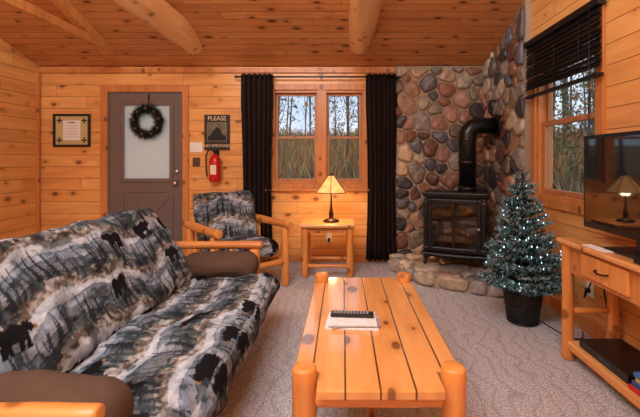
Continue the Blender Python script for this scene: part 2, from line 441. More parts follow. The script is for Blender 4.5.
def stones(name,bound,n,seed,fmap,depth=.04,gap=.008,pal=PAL,flat=False,parent=None):
    rg=random.Random(seed+1); V=[];F=[];C=[]
    for P in stone_cells(bound,n,seed):
        cx=sum(p[0] for p in P)/len(P);cy=sum(p[1] for p in P)/len(P)
        R=sum(math.hypot(p[0]-cx,p[1]-cy) for p in P)/len(P)
        if R<.03: continue
        Q=P
        for _ in range(3):
            W=[]
            for i in range(len(Q)):
                a=Q[i];b=Q[(i+1)%len(Q)]
                W.append((a[0]*.8+b[0]*.2,a[1]*.8+b[1]*.2));W.append((a[0]*.2+b[0]*.8,a[1]*.2+b[1]*.8))
            Q=W
        k=len(Q); s0=1-gap/R*1.0
        base=lin(rg.choice(pal))*rg.uniform(.65,1.25)
        dp=depth*rg.uniform(.6,1.3)*min(1,R/.08)
        tx,ty=rg.uniform(-.25,.25),rg.uniform(-.25,.25)
        p1,p2=rg.uniform(0,6),rg.uniform(0,6)
        prof=[(1,-.3),(1.0,.25),(.96,.6),(.88,.82),(.7,.95),(.36,1.0)] if not flat else [(1,-1),(1.0,.5),(.97,.8),(.9,.95),(.6,1.0),(.3,1.01)]
        st=len(V)
        for (s,h) in prof:
            for (px,py) in Q:
                aa=math.atan2(py-cy,px-cx); wq=1+.035*math.sin(3*aa+p1)+.025*math.sin(5*aa+p2)-.03
                X=cx+(px-cx)*s*s0*wq;Y=cy+(py-cy)*s*s0*wq
                hh=h*dp+((X-cx)*tx+(Y-cy)*ty)*max(h,0)*.6+.006*math.sin(X*45+p1)*math.sin(Y*41+p2)*max(h,0)
                V.append(fmap(X,Y,hh));C.append(base)
        V.append(fmap(cx,cy,dp*1.0));C.append(base)
        for r in range(len(prof)-1):
            for i in range(k):
                j=(i+1)%k; F.append((st+r*k+i,st+r*k+j,st+(r+1)*k+j,st+(r+1)*k+i))
        r=len(prof)-1
        for i in range(k): F.append((st+r*k+i,st+r*k+(i+1)%k,st+len(prof)*k))
    o=mesh_obj(name,V,F,STONE,parent,smooth=True,col=np.array(C))
    import bmesh
    bm=bmesh.new(); bm.from_mesh(o.data); bmesh.ops.recalc_face_normals(bm,faces=bm.faces); bm.to_mesh(o.data); bm.free()
    return o
wbs=tag(boxes('wall_back_stone',[(.63,XR,YB-.05,YB,0,CZ)],MORTAR),'river stone chimney wall with tan mortar',kind=S)
s1=stones('stone_facing',[(0,0),(1.08,0),(1.08,2.36),(0,2.36)],92,3,lambda u,v,d:(.63+u,YB-.05-d,v),parent=wbs)
wrs=tag(prism('wall_right_stone',[[(3.56,0),(YB-.05,0),(YB-.05,cz(YB-.05)),(3.56,cz(3.56))]],'x',XR-.05,XR,MORTAR),'river stone chimney wall with tan mortar',kind=S)
hsz=1.02
s2=stones('stone_facing',[(0,0),(hsz,0),(hsz,cz(3.56+hsz)-.01),(0,cz(3.56)-.01)],92,11,lambda u,v,d:(XR-.05-d,3.56+u,v),parent=wrs)

# beams
for nm,x in (('trim_3',-1.69),('trim_4',.195)):
    o=log(nm,(x,4.34,2.575),(x,YF+.02,2.60),.135,None,BEAMM,segs=28,wob=.02); tag(o,'peeled pine log tie beam under the ceiling',kind=S)
tag(prism('trim_5',[[(4.37,2.46),(YF+.01,2.46),(YF+.01,2.56),(4.15,2.535)]],'x',-2.645,-2.595,TRIM),'horizontal board of a ceiling truss',kind=S)
tag(prism('trim_6',[[(4.30,cz(4.30)-.001),(YF+.01,cz(YF)-.001),(YF+.01,cz(YF)-.1),(4.22,cz(4.22)-.1)]],'x',-2.655,-2.585,TRIM),'sloping rafter board of a ceiling truss',kind=S)

# ---- door
d=tag(boxes('door_1',[(-2.85,-2.68,YB+.01,YB+.055,.01,2.055),(-2.10,-1.96,YB+.01,YB+.055,.01,2.055),(-2.68,-2.10,YB+.01,YB+.055,.01,1.0),(-2.68,-2.10,YB+.01,YB+.055,1.92,2.055)],DOORM),'taupe entry door with frosted window and crossbuck panel',kind=S)
def frame_boxes(x0,x1,z0,z1,w,y0,y1): return [(x0,x0+w,y0,y1,z0,z1),(x1-w,x1,y0,y1,z0,z1),(x0+w,x1-w,y0,y1,z0,z0+w),(x0+w,x1-w,y0,y1,z1-w,z1)]
boxes('glass_surround',frame_boxes(-2.71,-2.07,.97,1.95,.045,YB-.008,YB+.0095),DOORM,d,bevel=.006)
boxes('glass_pane',[(-2.679,-2.101,YB+.02,YB+.03,1.001,1.919)],FROST,d)
boxes('panel_moulding',frame_boxes(-2.71,-2.07,.15,.88,.035,YB-.004,YB+.0095),DOORM,d,bevel=.005)
V=[];F=[]
for (a,b) in (((-2.67,.19),(-2.11,.84)),((-2.67,.84),(-2.11,.19))):
    dx=b[0]-a[0];dz=b[1]-a[1];l=math.hypot(dx,dz);nx,nz=-dz/l*.03,dx/l*.03
    n=len(V)
    for y in (YB-.002,YB+.0095):
        V+=[(a[0]+nx,y,a[1]+nz),(a[0]-nx,y,a[1]-nz),(b[0]-nx,y,b[1]-nz),(b[0]+nx,y,b[1]+nz)]
    F+=[(n,n+1,n+2,n+3),(n+7,n+6,n+5,n+4),(n,n+4,n+5,n+1),(n+1,n+5,n+6,n+2),(n+2,n+6,n+7,n+3),(n+3,n+7,n+4,n)]
mesh_obj('crossbuck',V,F,DOORM,d)
RX=Matrix.Rotation(math.pi/2,4,'X')
lathe('door_knob',[(.03,0),(.03,.006),(.012,.012),(.012,.035),(.026,.045),(.03,.06),(.022,.072),(.004,.075)],CHROME,d,(-2.03,YB+.009,.96),RX)
lathe('deadbolt',[(.028,0),(.028,.012),(.02,.018),(.004,.02)],CHROME,d,(-2.03,YB+.009,1.1),RX)
DTR=simple('door_frame_taupe',(120,106,96),.5)
tag(boxes('trim_7',[(-2.95,-2.862,YB-.02,YB,0,2.15),(-1.95,-1.875,YB-.02,YB,0,2.15),(-2.862,-1.95,YB-.02,YB,2.068,2.15)],TRIM,bevel=.004),'pine casing around the door',kind=S)
tag(boxes('trim_8',[(-2.88,-2.853,YB,YB+.12,0,2.08),(-1.957,-1.93,YB,YB+.12,0,2.08),(-2.853,-1.957,YB,YB+.12,2.058,2.08)],DTR),'taupe door jamb',kind=S)

# wreath
def needles(V,F,C,p,dirv,L,w,col,rg=random):
    dirv=dirv.normalized(); s=dirv.cross(Vector((rg.uniform(-1,1),rg.uniform(-1,1),rg.uniform(-1,1)))).normalized()*w
    n=len(V); V+= [tuple(p-s),tuple(p+s),tuple(p+dirv*L)]; F.append((n,n+1,n+2)); C+=[col[0],col[0],col[1]]
NEED=vcol('needles',.7,0,100)
V=[];F=[];C=[]
wx=-2.365
for i in range(4200):
    a=random.uniform(0,2*math.pi); b=random.uniform(0,2*math.pi)
    er=Vector((math.cos(a),0,math.sin(a))); r=.155
    dv=er*math.cos(b)+Vector((0,-1,0))*abs(math.sin(b))*.6+Vector((random.uniform(-.8,.8),0,random.uniform(-.8,.8)))
    g=lin(random.choice([(22,28,22),(34,38,30),(20,22,20),(46,46,38),(84,80,70)]))
    needles(V,F,C,Vector((wx,YB-.035,1.70))+er*(r+random.uniform(-.02,.02)),dv,random.uniform(.03,.095),.0045,(g,g*1.2))
w=empty('wreath',(wx,YB-.03,1.70),'dark evergreen wreath with pine cones on the door window','wreath')
mesh_obj('wreath_needles',V,F,NEED,w,col=np.array(C))
tube('wreath_ring',[(wx+.155*math.cos(2*math.pi*i/32),YB-.033,1.70+.155*math.sin(2*math.pi*i/32)) for i in range(32)],.02,simple('wreath_core',(24,28,20),.9),w,closed=True)
CONE=simple('pine_cone',(110,80,54),.8,var=.5,sc=80)
for i in range(9):
    a=2*math.pi*(i+.3)/9; lathe('pine_cone',[(.004,0),(.014,.008),(.018,.018),(.013,.03),(.003,.04)],CONE,w,(wx+.155*math.cos(a),YB-.055,1.70+.155*math.sin(a)),RX,segs=10)
boxes('wreath_hanger',[(wx-.006,wx+.006,YB-.012,YB-.009,1.85,2.05)],BLACKP,w)

# ---- back window
w1=tag(boxes('window_1',frame_boxes(-.93,.32,.88,2.16,.07,YB-.025,YB-.001)+[(-.32,-.20,YB-.02,YB+.1,.95,2.09),(-.86,-.83,YB,YB+.12,.95,2.09),(.23,.26,YB,YB+.12,.95,2.09),(-.83,.23,YB,YB+.12,2.06,2.09),(-.83,.23,YB,YB+.12,.95,.98)],TRIM,bevel=.003),'pine framed twin double-hung window',kind=S)
SASH=logmat('sash_wood',L4((190,130,84)),L4((160,104,66)),L4((110,66,36)))
for (a,b) in ((-.829,-.321),(-.199,.229)):
    boxes('sash',frame_boxes(a,b,.981,1.53,.03,YB+.03,YB+.06),SASH,w1,bevel=.003)
    boxes('sash',frame_boxes(a,b,1.50,2.059,.03,YB+.062,YB+.09),SASH,w1,bevel=.003)
    boxes('glass_pane',[(a+.03,b-.03,YB+.043,YB+.046,1.011,1.50)],GLASS,w1)
    boxes('glass_pane',[(a+.03,b-.03,YB+.074,YB+.077,1.53,2.029)],GLASS,w1)
boxes('window_sill',[(-.97,.36,YB-.06,YB-.026,.865,.89)],TRIM,w1,bevel=.004)
# ---- right window
def fby(y0,y1,z0,z1,w,x0,x1): return [(x0,x1,y0,y0+w,z0,z1),(x0,x1,y1-w,y1,z0,z1),(x0,x1,y0+w,y1-w,z0,z0+w),(x0,x1,y0+w,y1-w,z1-w,z1)]
w2=tag(boxes('window_2',fby(2.54,3.52,.84,2.28,.08,XR-.025,XR-.001)+fby(2.62,3.44,.92,2.2,.028,XR,XR+.12),TRIM,bevel=.003),'pine framed double-hung window',kind=S)
boxes('sash',fby(2.649,3.411,.949,1.58,.04,XR+.03,XR+.06),SASH,w2,bevel=.003)
boxes('sash',fby(2.649,3.411,1.54,2.171,.04,XR+.062,XR+.09),SASH,w2,bevel=.003)
boxes('glass_pane',[(XR+.043,XR+.046,2.69,3.37,.99,1.54)],GLASS,w2)
boxes('glass_pane',[(XR+.074,XR+.077,2.69,3.37,1.58,2.13)],GLASS,w2)
# blind
bl=empty('window_blind',(XR-.07,3.03,2.3),'black horizontal slat blind half raised over the window','window blind')
BLM=simple('black_blind',(12,12,14),.5)
boxes('head_rail',[(XR-.085,XR-.027,2.50,3.53,2.27,2.32)],BLM,bl,bevel=.003)
V=[];F=[]
z=2.25;k=0
while z>1.86:
    th=math.radians(66+6*math.sin(k*1.3)); c,s=math.cos(th)*.026,math.sin(th)*.026; xc=XR-.060; sg_=.008*math.sin(k*2.1)
    n=len(V); m=8
    for i in range(m+1):
        y=2.51+1.01*i/m; dz=sg_*(i/m-.5)*2-.004*math.sin(math.pi*i/m)
        V+=[(xc-c,y,z-s+dz),(xc+c,y,z+s+dz),(xc+c+.002,y,z+s+dz+.002),(xc-c-.002,y,z-s+dz+.002)]
    for i in range(m):
        a=n+i*4
        for q in range(4): F.append((a+q,a+(q+1)%4,a+4+(q+1)%4,a+4+q))
    F.append((n,n+1,n+2,n+3)); a=n+m*4; F.append((a+3,a+2,a+1,a))
    z-=.036;k+=1
mesh_obj('slats',V,F,BLM,bl)
boxes('bottom_rail',[(XR-.082,XR-.034,2.51,3.52,1.80,1.822)],BLM,bl,bevel=.003)
for y in (2.7,3.02,3.34): tube('ladder_cord',[(XR-.086,y,2.29),(XR-.086,y,1.81)],.002,BLM,bl,6)
tube('pull_cord',[(XR-.09,2.58,2.29),(XR-.09,2.58,1.5)],.003,BLM,bl,6)

# ---- curtains
def curtain(name,x0,x1,z0,z1,y,seed,label):
    rg=random.Random(seed); nx=110;nz=24;V=[];F=[]
    ph=rg.random()*6
    for j in range(nz+1):
        tz=j/nz
        for i in range(nx+1):
            u=i/nx; a=u*2*math.pi*6.5+ph+.6*math.sin(u*7+seed)
            pin=1-.12*math.sin(math.pi*min(1,tz*1.2))
            xc=(x0+x1)/2+(u-.5)*(x1-x0)*pin
            amp=.026+.012*(1-tz)
            V.append((xc+.006*math.cos(a*2),y+amp*math.sin(a)+.006*math.sin(a*2.3+tz*3),z0+(z1-z0)*tz+.004*math.sin(a)*(j==0)))
    for j in range(nz):
        for i in range(nx):
            a=j*(nx+1)+i; F.append((a,a+1,a+nx+2,a+nx+1))
    o=mesh_obj(name,V,F,CURT,None,smooth=True)
    m=o.modifiers.new('s','SOLIDIFY'); m.thickness=.003
    tag(o,label,'curtain','curtains at the window'); return o
curtain('curtain',-1.22,-.83,.04,2.27,YB-.085,1,'dark brown floor-length curtain beside the armchair')
curtain('curtain',.27,.65,.04,2.27,YB-.085,2,'dark brown floor-length curtain beside the stone wall')
cr=empty('curtain_rod',(-.3,YB-.085,2.245),'black metal curtain rod above the window','curtain rod')
tube('rod',[(-1.27,YB-.085,2.235),(.66,YB-.085,2.235)],.010,BLACKP,cr,12)
for x in (-1.28,.67): lathe('finial',[(.006,-.02),(.014,-.012),(.018,0),(.014,.012),(.006,.02)],BLACKP,cr,(x,YB-.085,2.235),Matrix.Rotation(math.pi/2,4,'Y'))
for x in (-.88,-.26,.30): boxes('bracket',[(x-.008,x+.008,YB-.085,YB-.026,2.215,2.226)],BLACKP,cr)

# ---- signs
def text_mesh(name,s,size,mat,parent,loc,rot=RX,ext=.001):
    cu=bpy.data.curves.new(name,'FONT'); cu.body=s; cu.size=size; cu.extrude=ext; cu.align_x='CENTER'; cu.align_y='CENTER'
    o=bpy.data.objects.new('tmp_text',cu); COL.objects.link(o); bpy.context.view_layer.update()
    me=bpy.data.meshes.new_from_object(o.evaluated_get(bpy.context.evaluated_depsgraph_get())); bpy.data.objects.remove(o)
    me.name=name; me.materials.clear(); me.materials.append(mat)
    ob=bpy.data.objects.new(name,me); COL.objects.link(ob); ob.matrix_basis=Matrix.Translation(loc)@rot; setp(ob,parent); return ob
CREAM=simple('cream_print',(224,206,160),.6)
sg=empty('no_smoking_sign',(-1.53,YB,1.57),'dark wooden sign reading please no smoking','sign')
boxes('sign_board',[(-1.685,-1.375,YB-.018,YB-.001,1.36,1.79)],simple('sign_dark',(34,30,28),.5),sg,bevel=.004)
boxes('sign_picture',[(-1.65,-1.41,YB-.021,YB-.0185,1.465,1.70)],simple('sign_scene',(110,102,80),.6,var=.7,sc=22),sg)
V=[(-1.64,YB-.023,1.475),(-1.42,YB-.023,1.475),(-1.42,YB-.023,1.53),(-1.47,YB-.023,1.56),(-1.49,YB-.023,1.62),(-1.53,YB-.023,1.64),(-1.57,YB-.023,1.60),(-1.60,YB-.023,1.55),(-1.64,YB-.023,1.52)]
mesh_obj('animal_silhouette',V,[tuple(range(9))],simple('sil',(20,20,20),.7),sg)
text_mesh('lettering','PLEASE',.072,CREAM,sg,(-1.53,YB-.0195,1.743))
text_mesh('lettering','NO SMOKING',.050,CREAM,sg,(-1.53,YB-.0195,1.412))
fr=empty('framed_picture',(-3.3,YB,1.6),'black framed square print with white centre panel','framed picture')
boxes('frame',frame_boxes(-3.52,-3.07,1.40,1.80,.028,YB-.025,YB-.001),BLACKP,fr,bevel=.004)
boxes('mat_board',[(-3.492,-3.098,YB-.012,YB-.002,1.428,1.772)],simple('mat_gold',(196,178,122),.7),fr)
boxes('print',[(-3.40,-3.19,YB-.015,YB-.0125,1.48,1.72)],PAPER,fr)
V=[];F=[]
for (sx,sz) in ((-1,-1),(1,-1),(-1,1),(1,1)):
    cx=-3.295+sx*.15;c0=1.60+sz*.12
    bx(V,F,cx-.035,cx+.035,YB-.014,YB-.0125,c0-.008,c0+.008); bx(V,F,cx-.008,cx+.008,YB-.0145,YB-.0125,c0-.035,c0+.035)
for i in range(5): bx(V,F,-3.37,-3.22,YB-.0165,YB-.0155,1.52+i*.035,1.522+i*.035)
bx(V,F,-3.34,-3.25,YB-.0168,YB-.0155,1.69,1.70)
mesh_obj('print_marks',V,F,BLACKP,fr)
for nm,x0,x1,z0,z1,lab,mt in (('light_switch',-1.86,-1.71,1.335,1.455,'white triple toggle light switch plate',WHITE),('light_switch',-1.83,-1.74,1.16,1.27,'small dark brown wall control plate',simple('brown_plate',(86,58,38),.4))):
    e=empty(nm,((x0+x1)/2,YB,(z0+z1)/2),lab,'light switch')
    boxes('cover_plate',[(x0,x1,YB-.008,YB-.0005,z0,z1)],mt,e,bevel=.002)
    n=3 if x1-x0>.1 else 1
    for i in range(n):
        xc=x0+(x1-x0)*(i+.5)/n; boxes('toggle',[(xc-.006,xc+.006,YB-.018,YB-.0085,(z0+z1)/2-.01,(z0+z1)/2+.012)],mt,e)
ex=empty('fire_extinguisher',(-1.53,YB-.08,.98),'red fire extinguisher with black hose on a wall bracket','fire extinguisher')
lathe('cylinder_body',[(.052,0),(.066,.012),(.068,.03),(.068,.25),(.06,.285),(.038,.31),(.018,.322),(.018,.335)],RED,ex,(-1.53,YB-.085,.98))
boxes('label_panel',[(-1.565,-1.495,YB-.1555,YB-.1525,1.07,1.18)],simple('label_ivory',(225,215,190),.5),ex)
lathe('valve_head',[(.016,0),(.02,.006),(.02,.035),(.01,.045)],BLACKP,ex,(-1.53,YB-.085,1.316))
boxes('handle',[(-1.54,-1.52,YB-.165,YB-.06,1.35,1.358),(-1.54,-1.52,YB-.155,YB-.06,1.372,1.382)],BLACKP,ex,bevel=.003)
tube('hose',smoothpts([(-1.545,YB-.08,1.34),(-1.60,YB-.085,1.36),(-1.635,YB-.09,1.28),(-1.63,YB-.095,1.12),(-1.615,YB-.1,1.04)],6),.009,BLACKP,ex)
boxes('wall_bracket',[(-1.555,-1.505,YB-.016,YB-.001,1.05,1.36),(-1.592,-1.468,YB-.03,YB-.016,1.2,1.225)],BLACKP,ex)

# ================================================================= STOVE + HEARTH
he=empty('stone_hearth',(1.2,3.9,0),'raised hearth of rounded fieldstones under the stove','hearth')
HB=[(.55,4.33),(.66,3.98),(.90,3.68),(1.32,3.45),(1.70,3.42),(1.70,YB-.10),(.55,YB-.10)]
prism('hearth_base',[HB],'z',0.002,.118,MORTAR,he)
hpal=[(180,170,158),(196,182,162),(154,150,148),(184,164,142),(132,126,122),(208,196,178),(162,138,122),(112,106,104)]
cx0=1.2;cy0=4.05
stones('top_stones',[(.54,4.31),(.645,3.97),(.89,3.66),(1.31,3.43),(1.68,3.41),(1.68,YB-.12),(.54,YB-.12)],17,5,lambda u,v,d:(u,v,.112+d*.75),depth=.048,gap=.010,pal=hpal,parent=he)
def edge_map(P0,P1):
    a=Vector(P0);b=Vector(P1);t=(b-a);L=t.length;t=t/L;n=Vector((t.y,-t.x))
    if n.dot(Vector((cx0,cy0))-a)>0: n=-n
    return L,lambda u,v,d:(a.x+t.x*u+n.x*d,a.y+t.y*u+n.y*d,v)
for i in range(4):
    L,fm=edge_map(HB[i],HB[i+1])
    stones('front_stones',[(0,0.004),(L,0.004),(L,.135),(0,.135)],max(2,int(L/.19)),20+i,fm,depth=.055,gap=.006,pal=hpal,parent=he)

st=empty('wood_stove',(0,0,0),'black cast iron heating stove with windowed door on stone hearth','stove')
def P(*a,**k): return boxes(*a,**k)
P('stove_body',[(-.28,-.225,-.19,.19,.13,.69),(.225,.28,-.19,.19,.13,.69),(-.225,.225,.13,.19,.13,.69),(-.225,.225,-.19,.13,.13,.175),(-.225,.225,-.19,.13,.63,.69)],BLACK,st,bevel=.006)
P('top_plate',[(-.325,.325,-.24,.22,.725,.75),(-.31,.31,-.225,.21,.705,.725),(-.295,.295,-.205,.20,.69,.705)],BLACK,st,bevel=.006)
P('top_grille',[(-.22+.03*i,-.205+.03*i,-.15,.1,.751,.758) for i in range(15)],BLACK,st)
P('base_plate',[(-.33,.33,-.25,.22,.105,.13),(-.305,.305,-.225,.2,.085,.105)],BLACK,st,bevel=.008)
for sx in (-1,1):
    for sy in (-1,1): P('corner_column',[(sx*.285-.022,sx*.285+.022,sy*.19-.022,sy*.19+.022,.13,.69),(sx*.285-.028,sx*.285+.028,sy*.19-.028,sy*.19+.028,.63,.655),(sx*.285-.028,sx*.285+.028,sy*.19-.028,sy*.19+.028,.16,.185)],BLACK,st,bevel=.005)
for sx in (-1,1):
    for sy in (-1,1):
        tube('leg',smoothpts([(sx*.26,sy*.16,.088),(sx*.29,sy*.18,.06),(sx*.285,sy*.178,.03),(sx*.305,sy*.19,.004)],4),[.026,.026,.024,.022,.02,.017,.015,.014,.014,.015,.017,.02,.022],BLACK,st,10)
FL=simple('ceramic_log',(160,130,104),.9,var=.5,sc=14,bump=.3)
log('ceramic_log',(-.17,-.02,.235),(.17,.03,.235),.04,st,FL,wob=.08)
log('ceramic_log',(-.12,-.07,.315),(.10,.07,.335),.032,st,FL,wob=.08)
log('ceramic_log',(.02,.08,.32),(.15,-.09,.30),.028,st,FL,wob=.08)
P('firebox_lining',[(-.222,.222,.115,.128,.178,.627)],simple('soot_brick',(96,88,84),.9,var=.3),st)
dr=P('stove_door',frame_boxes(-.26,.26,.145,.68,.04,-.215,-.191),BLACK,st,bevel=.006)
V=[];F=[]
for s in (-1,1):
    pts=[(s*.22,.64)]+[(s*.22*math.cos(t_),.53+.11*math.sin(t_)) for t_ in [i*math.pi/2/8 for i in range(9)]]
    n=len(V)
    for y in (-.213,-.195):
        for p in pts: V.append((p[0],y,p[1]))
    k=len(pts)
    for i in range(1,k-1):
        F.append((n,n+i,n+i+1)); F.append((n+k,n+k+i+1,n+k+i)); F.append((n+i,n+k+i,n+k+i+1,n+i+1))
mesh_obj('arch_corner',V,F,BLACK,dr)
P('window_bars',[(-.014,.014,-.214,-.2,.185,.64),(-.22,.22,-.212,-.2,.48,.492),(-.12,-.112,-.21,-.2,.185,.62),(.112,.12,-.21,-.2,.185,.62)],BLACK,dr)
P('door_glass',[(-.22,.22,-.1945,-.1925,.185,.64)],STGLASS,dr)
lathe('door_handle',[(.008,0),(.008,.03),(.014,.036),(.014,.06),(.004,.064)],CHROME,st,(.245,-.214,.40),RX)
P('ash_lip',[(-.2,.2,-.28,-.251,.108,.128)],BLACK,st,bevel=.006)
for s in (1,-1): P('side_louvre',[(min(s*.281,s*.292),max(s*.281,s*.292),-.14,.14,.2+.05*i,.22+.05*i) for i in range(8)]+[(min(s*.2805,s*.283),max(s*.2805,s*.283),-.15,.15,.19,.58)],BLACK,st)
lathe('flue_collar',[(.1,0),(.1,.03),(.094,.045)],BLACK,st,(.11,.115,.751))
st.location=(1.205,4.06,.155); st.rotation_euler=(0,0,math.radians(-22))
bpy.context.view_layer.update()
pc=st.matrix_world@Vector((.11,.115,.775))
sp=empty('stove_pipe',(pc.x,pc.y,pc.z),'black elbow stove pipe venting into the stone wall','stove pipe')
ez=1.61
arc=[(pc.x,pc.y,pc.z+.03),(pc.x,pc.y,ez-.13)]+[(pc.x+.12*(1-math.cos(a)),pc.y,ez-.12+.12*math.sin(a)) for a in [math.pi/2*i/10 for i in range(11)]]+[(1.665,pc.y,ez)]
tube('flue',arc,.090,PIPE,sp,24)
lathe('pipe_band',[(.094,0),(.097,.006),(.097,.024),(.094,.03)],PIPE,sp,(pc.x,pc.y,ez-.17))
lathe('pipe_band',[(.094,0),(.097,.006),(.097,.024),(.094,.03)],PIPE,sp,(pc.x,pc.y,1.2))
lathe('wall_flange',[(.13,0),(.13,.01),(.105,.02),(.095,.022)],PIPE,sp,(1.665,pc.y,ez),Matrix.Rotation(-math.pi/2,4,'Y'))

# ================================================================= SOFA
so=empty('futon_sofa',(-.95,1.95,0),'log frame futon sofa with bear and pine camouflage upholstery','sofa')
def basis(o,ex,ey,ez):
    M=Matrix.Identity(4)
    for i,e in enumerate((ex,ey,ez)):
        e=Vector(e).normalized()
        for r in range(3): M[r][i]=e[r]
    for r in range(3): M[r][3]=o[r]
    return M
ta=math.radians(5)
ey=Vector((-math.cos(ta),0,-math.sin(ta))); exx=Vector((0,1,0)); ezz=exx.cross(ey); 
if ezz.z<0: exx=-exx; ezz=exx.cross(ey)
cushion('seat_cushion',.86,.385,.11,.085,.006,basis((-.845,1.93,.315),exx,ey,ezz),FAB,so,seed=1,wr=.022,tuft=.016)
tb=math.radians(58)
ey=Vector((-math.cos(tb),0,math.sin(tb))); exx=Vector((0,1,0)); ezz=exx.cross(ey)
if ezz.x<0: exx=-exx; ezz=exx.cross(ey)
cushion('back_cushion',.87,.315,.10,.085,.006,basis((-1.29,1.93,.62),exx,ey,ezz),FAB,so,seed=2,wr=.022,tuft=.012)
for y in (2.93,.97):
    log('arm',(-1.34,y,.585),(-.62,y,.585),.030,so)
    log('front_post',(-.68,y,.0),(-.68,y,.555),.04,so)
    log('rear_post',(-1.28,y,.0),(-1.28,y,.555),.04,so)
    log('arm_rail',(-1.24,y,.3),(-.72,y,.3),.03,so)
    for x in (-.86,-1.0,-1.14): log('arm_spindle',(x,y,.325),(x,y,.557),.018,so)
log('front_rail',(-.66,1.01,.18),(-.66,2.89,.18),.035,so)
log('rear_rail',(-1.28,1.01,.18),(-1.28,2.89,.18),.035,so)
log('top_rail',(-1.53,1.06,.74),(-1.53,2.84,.74),.03,so)
boxes('slats',[(-1.25,-.69,1.1+.16*i,1.19+.16*i,.183,.203) for i in range(11)],TRIM,so)
for y in (1.2,1.95,2.7): log('back_slat',(-1.16,y,.20),(-1.5,y,.71),.02,so)
def bolster(y,x0,x1,r,z,lab):
    ln=(x1-x0)/2
    o=cushion('bolster_cushion',ln,r,r,r*.93,.012,Matrix.Translation(((x0+x1)/2,y,z)),SUEDE,None,pat=False,puff=.0,wr=.014,seed=int(y*3))
    tag(o,lab,'cushion','brown bolsters on the futon')
bolster(2.785,-1.18,-.62,.10,.47,'brown suede bolster cushion at the arm beside the armchair')
bolster(1.10,-1.22,-.63,.105,.495,'brown suede bolster cushion at the arm away from the armchair')

# ================================================================= ARMCHAIR (local, faces -Y)
ch=empty('armchair',(0,0,0),'log frame armchair with bear and pine camouflage cushions','armchair')
cushion('seat_cushion',.29,.29,.085,.07,.007,Matrix.Translation((0,-.04,.385)),FAB,ch,seed=5,wr=.01)
tb=math.radians(72)
cushion('back_cushion',.32,.27,.085,.07,.007,basis((0,.24,.645),(1,0,0),(0,math.cos(tb),math.sin(tb)),Vector((1,0,0)).cross(Vector((0,math.cos(tb),math.sin(tb))))),FAB,ch,seed=4,wr=.01,bs=1.5)
for s in (-1,1):
    log('front_leg',(s*.36,-.30,0),(s*.36,-.30,.575),.038,ch)
    log('rear_leg',(s*.36,.26,0),(s*.36,.26,.575),.038,ch)
    log('arm',(s*.36,-.39,.607),(s*.36,.36,.607),.038,ch)
    log('side_rail',(s*.36,-.27,.24),(s*.36,.23,.24),.026,ch)
    log('back_post',(s*.24,.28,.26),(s*.24,.45,.80),.024,ch)
log('front_rail',(-.33,-.30,.24),(.33,-.30,.24),.03,ch)
log('rear_rail',(-.33,.26,.24),(.33,.26,.24),.028,ch)
boxes('slats',[(-.32,.32,-.24+.1*i,-.18+.1*i,.27,.288) for i in range(5)],TRIM,ch)
log('top_rail',(-.30,.445,.76),(.30,.445,.76),.024,ch)
ch.location=(-1.04,3.74,0); ch.rotation_euler=(0,0,math.radians(42))

# ================================================================= SIDE TABLE
stb=empty('side_table',(-.165,4.2,0),'small pine log side table under the window','side table')
boxes('table_top',[(-.455,.125,3.96,4.40,.53,.562)],TOPX,stb,bevel=.008)
for x in (-.405,.075):
    for y in (4.02,4.34):
        log('leg',(x,y,0),(x,y,.529),.036,stb)
for y in (4.02,4.34):
    log('stretcher',(-.37,y,.12),(.04,y,.12),.018,stb)
    boxes('apron',[(-.37,.04,y-.01,y+.01,.47,.529)],TRIM,stb)
for x in (-.405,.075): log('stretcher',(x,4.06,.16),(x,4.31,.16),.018,stb)
ou=empty('wall_outlet',(-.17,YB,.3),'white wall outlet under the side table by the window','outlet')
boxes('cover_plate',[(-.205,-.135,YB-.008,YB-.0005,.24,.355)],WHITE,ou,bevel=.002)
boxes('plug',[(-.187,-.153,YB-.03,YB-.0085,.25,.29)],BLACKP,ou,bevel=.003)
lp=empty('table_lamp',(-.13,4.18,.56),'mission style table lamp with glowing amber shade','lamp')
lathe('lamp_base',[(.085,0),(.09,.01),(.075,.022),(.03,.035),(.02,.05),(.028,.08),(.018,.12),(.012,.16),(.01,.24),(.01,.40)],DKBR,lp,(-.13,4.18,.564))
n=N('mica_shade'); tc=n.n('ShaderNodeTexCoord').outputs['Object']
f=n.noise(tc,14,4); c=n.mix(f,L4((226,120,40)),L4((255,214,140)))
n.pr(c,.5,Emission_Color=c,Emission_Strength=1.0); SHADE=n.m
ns=6
V=[];F=[]
for j,(r,z) in enumerate(((.185,0),(.12,.075),(.06,.15),(.035,.185))):
    for i in range(ns):
        a=2*math.pi*(i+.5)/ns; V.append((-.13+r*math.cos(a),4.18+r*math.sin(a),.885+z))
for j in range(3):
    for i in range(ns): F.append((j*ns+i,j*ns+(i+1)%ns,(j+1)*ns+(i+1)%ns,(j+1)*ns+i))
sh=mesh_obj('lamp_shade',V,F,SHADE,lp)
VV=[];FF=[]
for i in range(ns):
    tube_vf([V[i],V[ns+i],V[2*ns+i],V[3*ns+i]],.004,6,VV,FF)
tube_vf([V[i] for i in range(ns)],.005,6,VV,FF,closed=True); tube_vf([V[3*ns+i] for i in range(ns)],.004,6,VV,FF,closed=True)
mesh_obj('shade_frame',VV,FF,DKBR,sh)
lathe('finial',[(.036,0),(.03,.006),(.006,.01),(.012,.022),(.003,.035)],DKBR,lp,(-.13,4.18,1.071))
lathe('light_bulb',[(.012,0),(.014,.02),(.028,.05),(.026,.075),(.008,.09)],emis('bulb',(255,200,130),8),lp,(-.13,4.18,.945))

